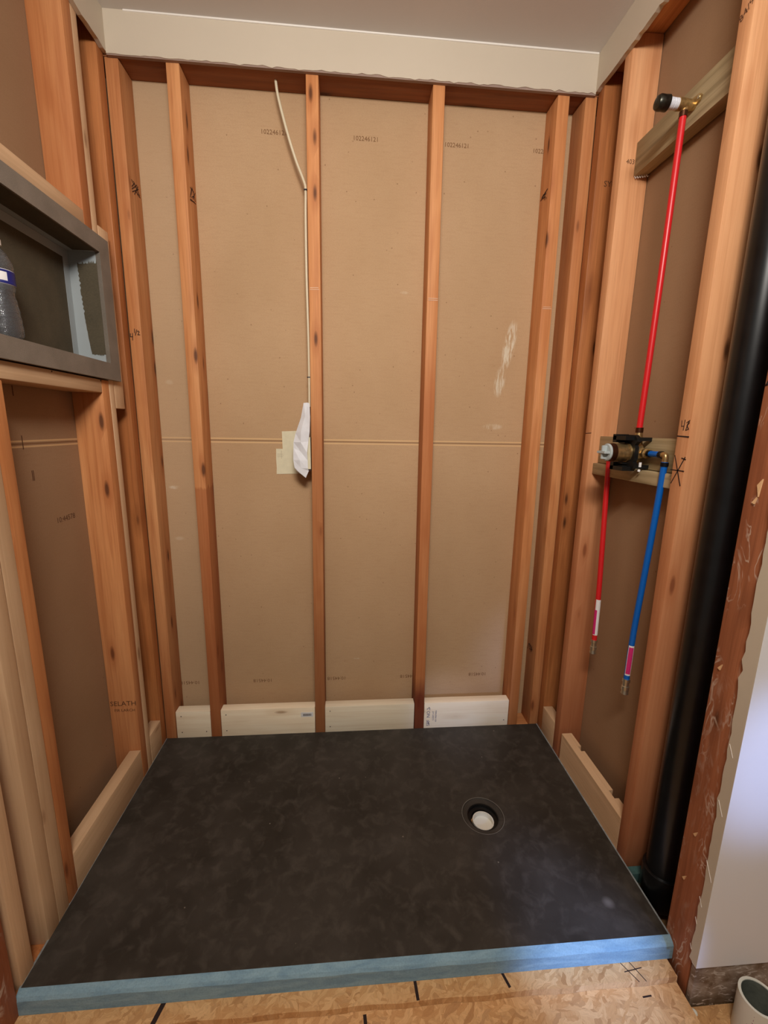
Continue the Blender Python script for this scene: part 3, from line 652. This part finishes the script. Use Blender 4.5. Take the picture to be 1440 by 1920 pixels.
# side ports
for sgn in (-1, 1):
    bm = tube(bmesh.new(), [vc+Vector((.1, sgn*.7, 0)), vc+Vector((.1, sgn*1.2, 0)), vc+Vector((.1, sgn*1.25, 0)), vc+Vector((.1, sgn*1.55, 0)), vc+Vector((.1, sgn*1.6, 0)), vc+Vector((.1, sgn*1.8, 0))], [.42, .42, .55, .55, .4, .4], 8)
    mk('side_port', bm, BRASS, valve)
mk('top_port', tube(bmesh.new(), [vc+Vector((0, 0, .8)), vc+Vector((0, 0, 1.7)), vc+Vector((0, 0, 2.3))], [.5, .42, .36], 16), BRASS, valve, smooth=True)
mk('copper_ring', tube(bmesh.new(), [vc+Vector((0, 0, 2.2)), vc+Vector((0, 0, 2.75))], .4, 16), COPPER, valve, smooth=True)
bm = bmesh.new()
tube(bm, [vc+Vector((-.35, -1.35, -1.0)), vc+Vector((-.35, -1.35, -1.5))], .14, 8); tube(bm, [vc+Vector((-.35, -1.35, -1.8)), vc+Vector((-.45, -1.35, -2.0))], .14, 8)
mk('guard_screw', bm, LABW, valve)

def drop(name, col, y0, pts, lab, grp, lab_span, xoff):
    t = thing(name, pts[-1], lab, 'pipe')
    z0 = 47.9; s = -1 if y0 < VY else 1
    bm = tube(bmesh.new(), [(36.95, VY+s*1.75, z0), (36.95, y0-s*.55, z0)], .315, 16)
    mk('stub', bm, col, t, smooth=True)
    for a in (VY+s*1.8, y0-s*.85): mk('crimp_ring', tube(bmesh.new(), [(36.95, a, z0), (36.95, a+s*.35, z0)], .37, 16), BLACKR, t, smooth=True)
    bm = tube(bmesh.new(), arc([(36.95, y0-s*.6, z0), (36.95, y0-s*.15, z0-.02), (36.95, y0, z0-.2), (36.95, y0, z0-.7)], 5), .3, 16)
    mk('elbow', bm, BRASS, t, smooth=True)
    mk('crimp_ring', tube(bmesh.new(), [(36.95, y0, z0-.75), (36.95, y0, z0-1.15)], .38, 16), BLACKR, t, smooth=True)
    mk('pipe_run', tube(bmesh.new(), arc([(36.95, y0, z0-.7)]+pts, 8), .315, 16), col, t, smooth=True)
    e = Vector(pts[-1])
    q = tube(bmesh.new(), [e+Vector((0, 0, .3)), e+Vector((0, 0, -.1)), e+Vector((0, 0, -.15)), e+Vector((0, 0, -.6)), e+Vector((0, 0, -.65)), e+Vector((0, 0, -1.1)), e+Vector((0, 0, -1.15)), e+Vector((0, 0, -1.6))], [.42, .42, .34, .34, .42, .42, .34, .42], 18)
    mk('brass_coupling', q, CHROME, t, smooth=True)
    return t
rd = drop('supply_pipe', RED, -10.55, [(36.9, -10.9, 42), (36.8, -11.5, 36), (36.75, -12.0, 30), (36.7, -12.35, 23.2)], 'red plastic supply pipe hanging below the valve with a white and pink label', None, None, 0)
bl = drop('supply_pipe', BLUE, -20.05, [(36.9, -19.9, 42), (36.85, -19.5, 34), (36.8, -19.2, 28), (36.75, -19.15, 21.9)], 'blue plastic supply pipe hanging from the elbow right of the valve', None, None, 0)
def sleeve(parent, P0, P1, rad, a0, a1, mat, name='pipe_label'):   # part-wrap label on a pipe
    bm = bmesh.new(); P0, P1 = Vector(P0), Vector(P1); rows = []
    for i in range(11):
        a = math.radians(a0+(a1-a0)*i/10); d = Vector((math.cos(a), math.sin(a), 0))*rad; rows.append((bm.verts.new(P0+d), bm.verts.new(P1+d)))
    for p, q in zip(rows, rows[1:]): bm.faces.new((p[0], q[0], q[1], p[1]))
    return mk(name, bm, mat, parent, smooth=True)
sleeve(rd, (36.73, -12.15, 29.0), (36.71, -12.33, 24.2), .335, 190, 300, LABW)
sleeve(rd, (36.73, -12.2, 27.6), (36.71, -12.33, 24.3), .345, 170, 235, PINK, 'label_print')
sleeve(bl, (36.79, -19.15, 26.4), (36.76, -19.15, 22.7), .335, 190, 300, LABW)
sleeve(bl, (36.79, -19.15, 26.2), (36.76, -19.15, 22.9), .345, 200, 285, PINK, 'label_print')

# ================================================================== SHOWER TRAY
zp = 1.68; DX, DY = 22.05, -16.1
x0, x1, yf, yb = XL-.12, XR+.0, -30.65, -.08
tray = thing('shower_tray', (6.3, -15.5, -.35), 'large black coated foam shower tray with a blue grey front edge and round drain opening', 'shower tray')
def pan(rads, zs, cx, cy, x0, x1, y0, y1, ztop, seg=96):
    bm = bmesh.new(); angs = [2*math.pi*i/seg for i in range(seg)]
    for px, py in ((x0, y0), (x1, y0), (x1, y1), (x0, y1)): angs.append(math.atan2(py-cy, px-cx) % (2*math.pi))
    angs = sorted(angs); rings = []
    def edge(a):
        c, s_ = math.cos(a), math.sin(a); k = 1e9
        if c > 1e-9: k = min(k, (x1-cx)/c)
        if c < -1e-9: k = min(k, (x0-cx)/c)
        if s_ > 1e-9: k = min(k, (y1-cy)/s_)
        if s_ < -1e-9: k = min(k, (y0-cy)/s_)
        return k
    r0 = rads[0]
    for t in (1.0, .66, .33):
        rings.append([bm.verts.new((cx+math.cos(a)*(r0+(edge(a)-r0)*t), cy+math.sin(a)*(r0+(edge(a)-r0)*t), ztop-(1-t)*(ztop-zs[0]))) for a in angs])
    for rr, z in zip(rads, zs): rings.append([bm.verts.new((cx+math.cos(a)*rr, cy+math.sin(a)*rr, z)) for a in angs])
    for a, b in zip(rings, rings[1:]):
        for i in range(len(angs)): j = (i+1) % len(angs); bm.faces.new((a[i], a[j], b[j], b[i]))
    return bm
mk('coating', pan([2.62, 2.56, 2.0, 1.98], [1.2, 1.1, .98, -.3], DX, DY, x0+.16, x1-.16, yf+.02, yb, zp), COAT, tray, (0, 0, 0))
# groove round the drain
bm = bmesh.new(); seg = 64
for ra, rb in ((2.64, 2.7),):
    a = [(bm.verts.new((DX+ra*math.cos(2*math.pi*i/seg), DY+ra*math.sin(2*math.pi*i/seg), 1.215)), bm.verts.new((DX+rb*math.cos(2*math.pi*i/seg), DY+rb*math.sin(2*math.pi*i/seg), 1.22))) for i in range(seg)]
    for i in range(seg): j = (i+1) % seg; bm.faces.new((a[i][0], a[j][0], a[j][1], a[i][1]))
mk('drain_cut_line', bm, plain('light_cut_line', (120, 116, 108), .8), tray)
bm = bmesh.new(); seg = 64
ringp = [(1.9, .95), (1.88, .55), (1.5, .5), (1.48, -.3)]
rows = [[bm.verts.new((DX+a*math.cos(2*math.pi*i/seg), DY+a*math.sin(2*math.pi*i/seg), z)) for i in range(seg)] for a, z in [(2.0, .97)]+ringp]
for a, b in zip(rows, rows[1:]):
    for i in range(seg): j = (i+1) % seg; bm.faces.new((a[i], a[j], b[j], b[i]))
mk('drain_collar', bm, BLACKP, tray, smooth=True)
# foam core: bevelled front edge
bm = bmesh.new()
n_ = 60; rows = []
for i in range(n_+1):
    x = x0+(x1+.35-x0)*i/n_; w = .05*math.sin(i*.9)+.05*(random.random()-.5)
    hx = min(x, x1)
    rows.append([bm.verts.new(p) for p in ((x if i < n_ else hx+.0, yf+.03, zp-.02), (x, yf-.45+.02*w, 1.35+w*.6), (x, yf-.62, 1.1+w), (x, yf-.66, -.34), (x, yf+.03, -.34))])
for a, b in zip(rows, rows[1:]):
    for k in range(5): bm.faces.new((a[k], b[k], b[(k+1) % 5], a[(k+1) % 5]))
bm.faces.new(rows[0]); bm.faces.new(rows[-1][::-1])
mk('front_edge', bm, FOAM, tray, (0, 0, 0))
bm = bmesh.new()
bx(bm, x0, x0+.16, yf+.03, yb, -.34, zp+.01); bx(bm, x1-.16, x1, yf+.03, yb, -.34, zp+.01); bx(bm, x0+.16, x1-.16, yb-.1, yb, -.34, zp-.02)
mk('side_edge', bm, plain('pale_foam_edge', (150, 156, 156), .8, var=.2, sc=90), tray)
dp = thing('drain_stub', (DX, DY, -.34), 'round white pipe end sunk in the drain opening of the black tray', 'pipe')
cx_, cy_ = DX+.05, DY-.1
mk('pipe_wall', tube(bmesh.new(), [(cx_, cy_, -.34), (cx_, cy_, .5)], 1.36, 40, inner=1.2), PVC, dp, smooth=True)
mk('pipe_plug', tube(bmesh.new(), [(cx_, cy_, -.34), (cx_, cy_, -.1)], 1.2, 40), PVC, dp, smooth=True)

# ================================================================== CABLE, BOX, PAPER, CARD
cb = thing('electric_cable', (-.8, 1.6, 54), 'cream electric cable coming from the top plate down the left side of a stud', 'cable')
cpts = [(-4.4, 1.6, 92.3), (-4.1, 1.6, 90.3), (-3.1, 1.6, 86.6), (-2.1, 1.6, 83.6), (-1.05, 1.4, 81.0), (-.9, 1.3, 79.9), (-.95, 1.3, 77), (-.95, 1.2, 70), (-.85, 1.2, 63), (-.82, 1.2, 58), (-.86, 1.2, 52.9)]
bm = bmesh.new(); tube(bm, arc(cpts, 6), .17, 12)
cs_ = mk('cable_jacket', bm, CABLE, cb, smooth=True)
for z in (80.1, 56.9):
    bm = bmesh.new(); bx(bm, -1.1, -.62, 1.02, 1.4, z-.06, z+.06); mk('staple', bm, BLACKR, cb)
eb = tag(mk('electrical_box', box(-2.6, -.72, .35, 3.45, 43.9, 48.6), BOXP), 'dark switch box behind the white paper bag at the left of the middle stud', 'electrical box')
# paper bag: creased sheet hung over the box
pg = [[(-1.55, 53.35), (-1.0, 53.4), (-.72, 53.3)], [(-1.95, 51.4), (-1.3, 51.6), (-.7, 51.3)], [(-2.75, 49.2), (-1.9, 49.6), (-.78, 49.4)], [(-3.05, 48.0), (-2.0, 48.0), (-.98, 48.1)],
      [(-3.1, 47.2), (-2.1, 46.7), (-1.15, 46.5)], [(-3.15, 45.5), (-2.2, 45.5), (-1.1, 45.4)], [(-3.0, 44.4), (-2.1, 44.4), (-1.1, 44.3)], [(-2.7, 43.9), (-2.3, 43.7), (-1.0, 43.95)]]
yo = [[.2, .0, .1], [.3, -.25, .2], [.35, -.4, .1], [.3, -.3, .2], [.35, .1, -.15], [.3, -.1, .1], [.3, .05, .1], [.4, .15, .3]]
bm = bmesh.new(); rows = [[bm.verts.new((p[0], yo[i][j]-.25, p[1])) for j, p in enumerate(rw)] for i, rw in enumerate(pg)]
for a, b in zip(rows, rows[1:]):
    for j in range(2): bm.faces.new((a[j], a[j+1], b[j+1], b[j]))
t1 = bm.verts.new((-1.45, .1, 42.95)); bm.faces.new((rows[-1][1], rows[-1][2], t1)); 
geo = bmesh.ops.extrude_face_region(bm, geom=bm.faces[:]); bmesh.ops.translate(bm, vec=(0, .06, 0), verts=[g for g in geo['geom'] if isinstance(g, bmesh.types.BMVert)])
bag = tag(mk('paper_bag', bm, PAPERW), 'crumpled white paper bag hung over the switch box beside the middle stud', 'paper')
bm = bmesh.new(); plate(bm, [(-1.5, .12, 48.6), (-.72, .12, 48.7), (-.7, .12, 44.2), (-1.5, .12, 44.2)], (0, 1, 0), .08)
mk('paper_side', bm, PAPERC, bag)
bm = bmesh.new(); plate(bm, [(-5.15, 3.44, 49.4), (-3.2, 3.44, 49.5), (-2.2, 3.44, 49.5), (-2.2, 3.44, 43.2), (-6.1, 3.44, 43.1), (-6.05, 3.44, 44.0), (-6.1, 3.44, 45.4), (-6.05, 3.44, 46.85), (-5.1, 3.44, 46.85)], (0, 1, 0), .05)
card = tag(mk('torn_card', bm, PAPERC), 'cream torn card stuck on the brown board left of the white bag', 'card')
mk('pencil_mark', strokes([[(-.8, .4), (0, .4)], [(-.8, .2), (.1, .2)], [(-.8, 0), (0, 0)], [(-.2, .9), (-.2, -.3)]], (-5.1, 3.44, 45.7), X, Z, -Y, .035, .01), plain('faint_pencil', (170, 156, 130), .9), card)

# ================================================================== PVC PIPE at the corner
pv = thing('pvc_pipe', (40.5, -35.9, -2.4), 'white plastic pipe offcut with thick rim standing at the bottom right corner', 'pipe')
a, b = Vector((40.55, -35.95, -2.4)), Vector((40.5, -35.9, 2.0))
mk('pipe_wall', tube(bmesh.new(), [a, b], 1.5, 48, inner=1.29), PVC, pv, smooth=True)
mk('pipe_lining', tube(bmesh.new(), [a+(b-a)*.02, a+(b-a)*.985], 1.285, 48, inner=1.26), PVCIN, pv, smooth=True)
bm = text('PVC-DWV', (40.55-1.5*.93, -35.95-1.5*.37, -.2), Z, (.37, -.93, 0), (-.93, -.37, 0), .5)
for v in bm.verts:
    d = Vector((v.co.x-40.55, v.co.y+35.95)); d = d.normalized()*1.515; v.co.x = 40.55+d.x; v.co.y = -35.95+d.y
mk('pipe_print', bm, plain('purple_pipe_print', (150, 70, 110), .7), pv)
tag(mk('caulk_blob', lathe(bmesh.new(), Vector((36.55, -34.15, -2.4)), [(0, .0), (.28, 0), (.3, .1), (.2, .22), (0, .26)], 12), CAULK, smooth=True), 'small pale caulk blob on the floor at the foot of the stained wall', 'debris')
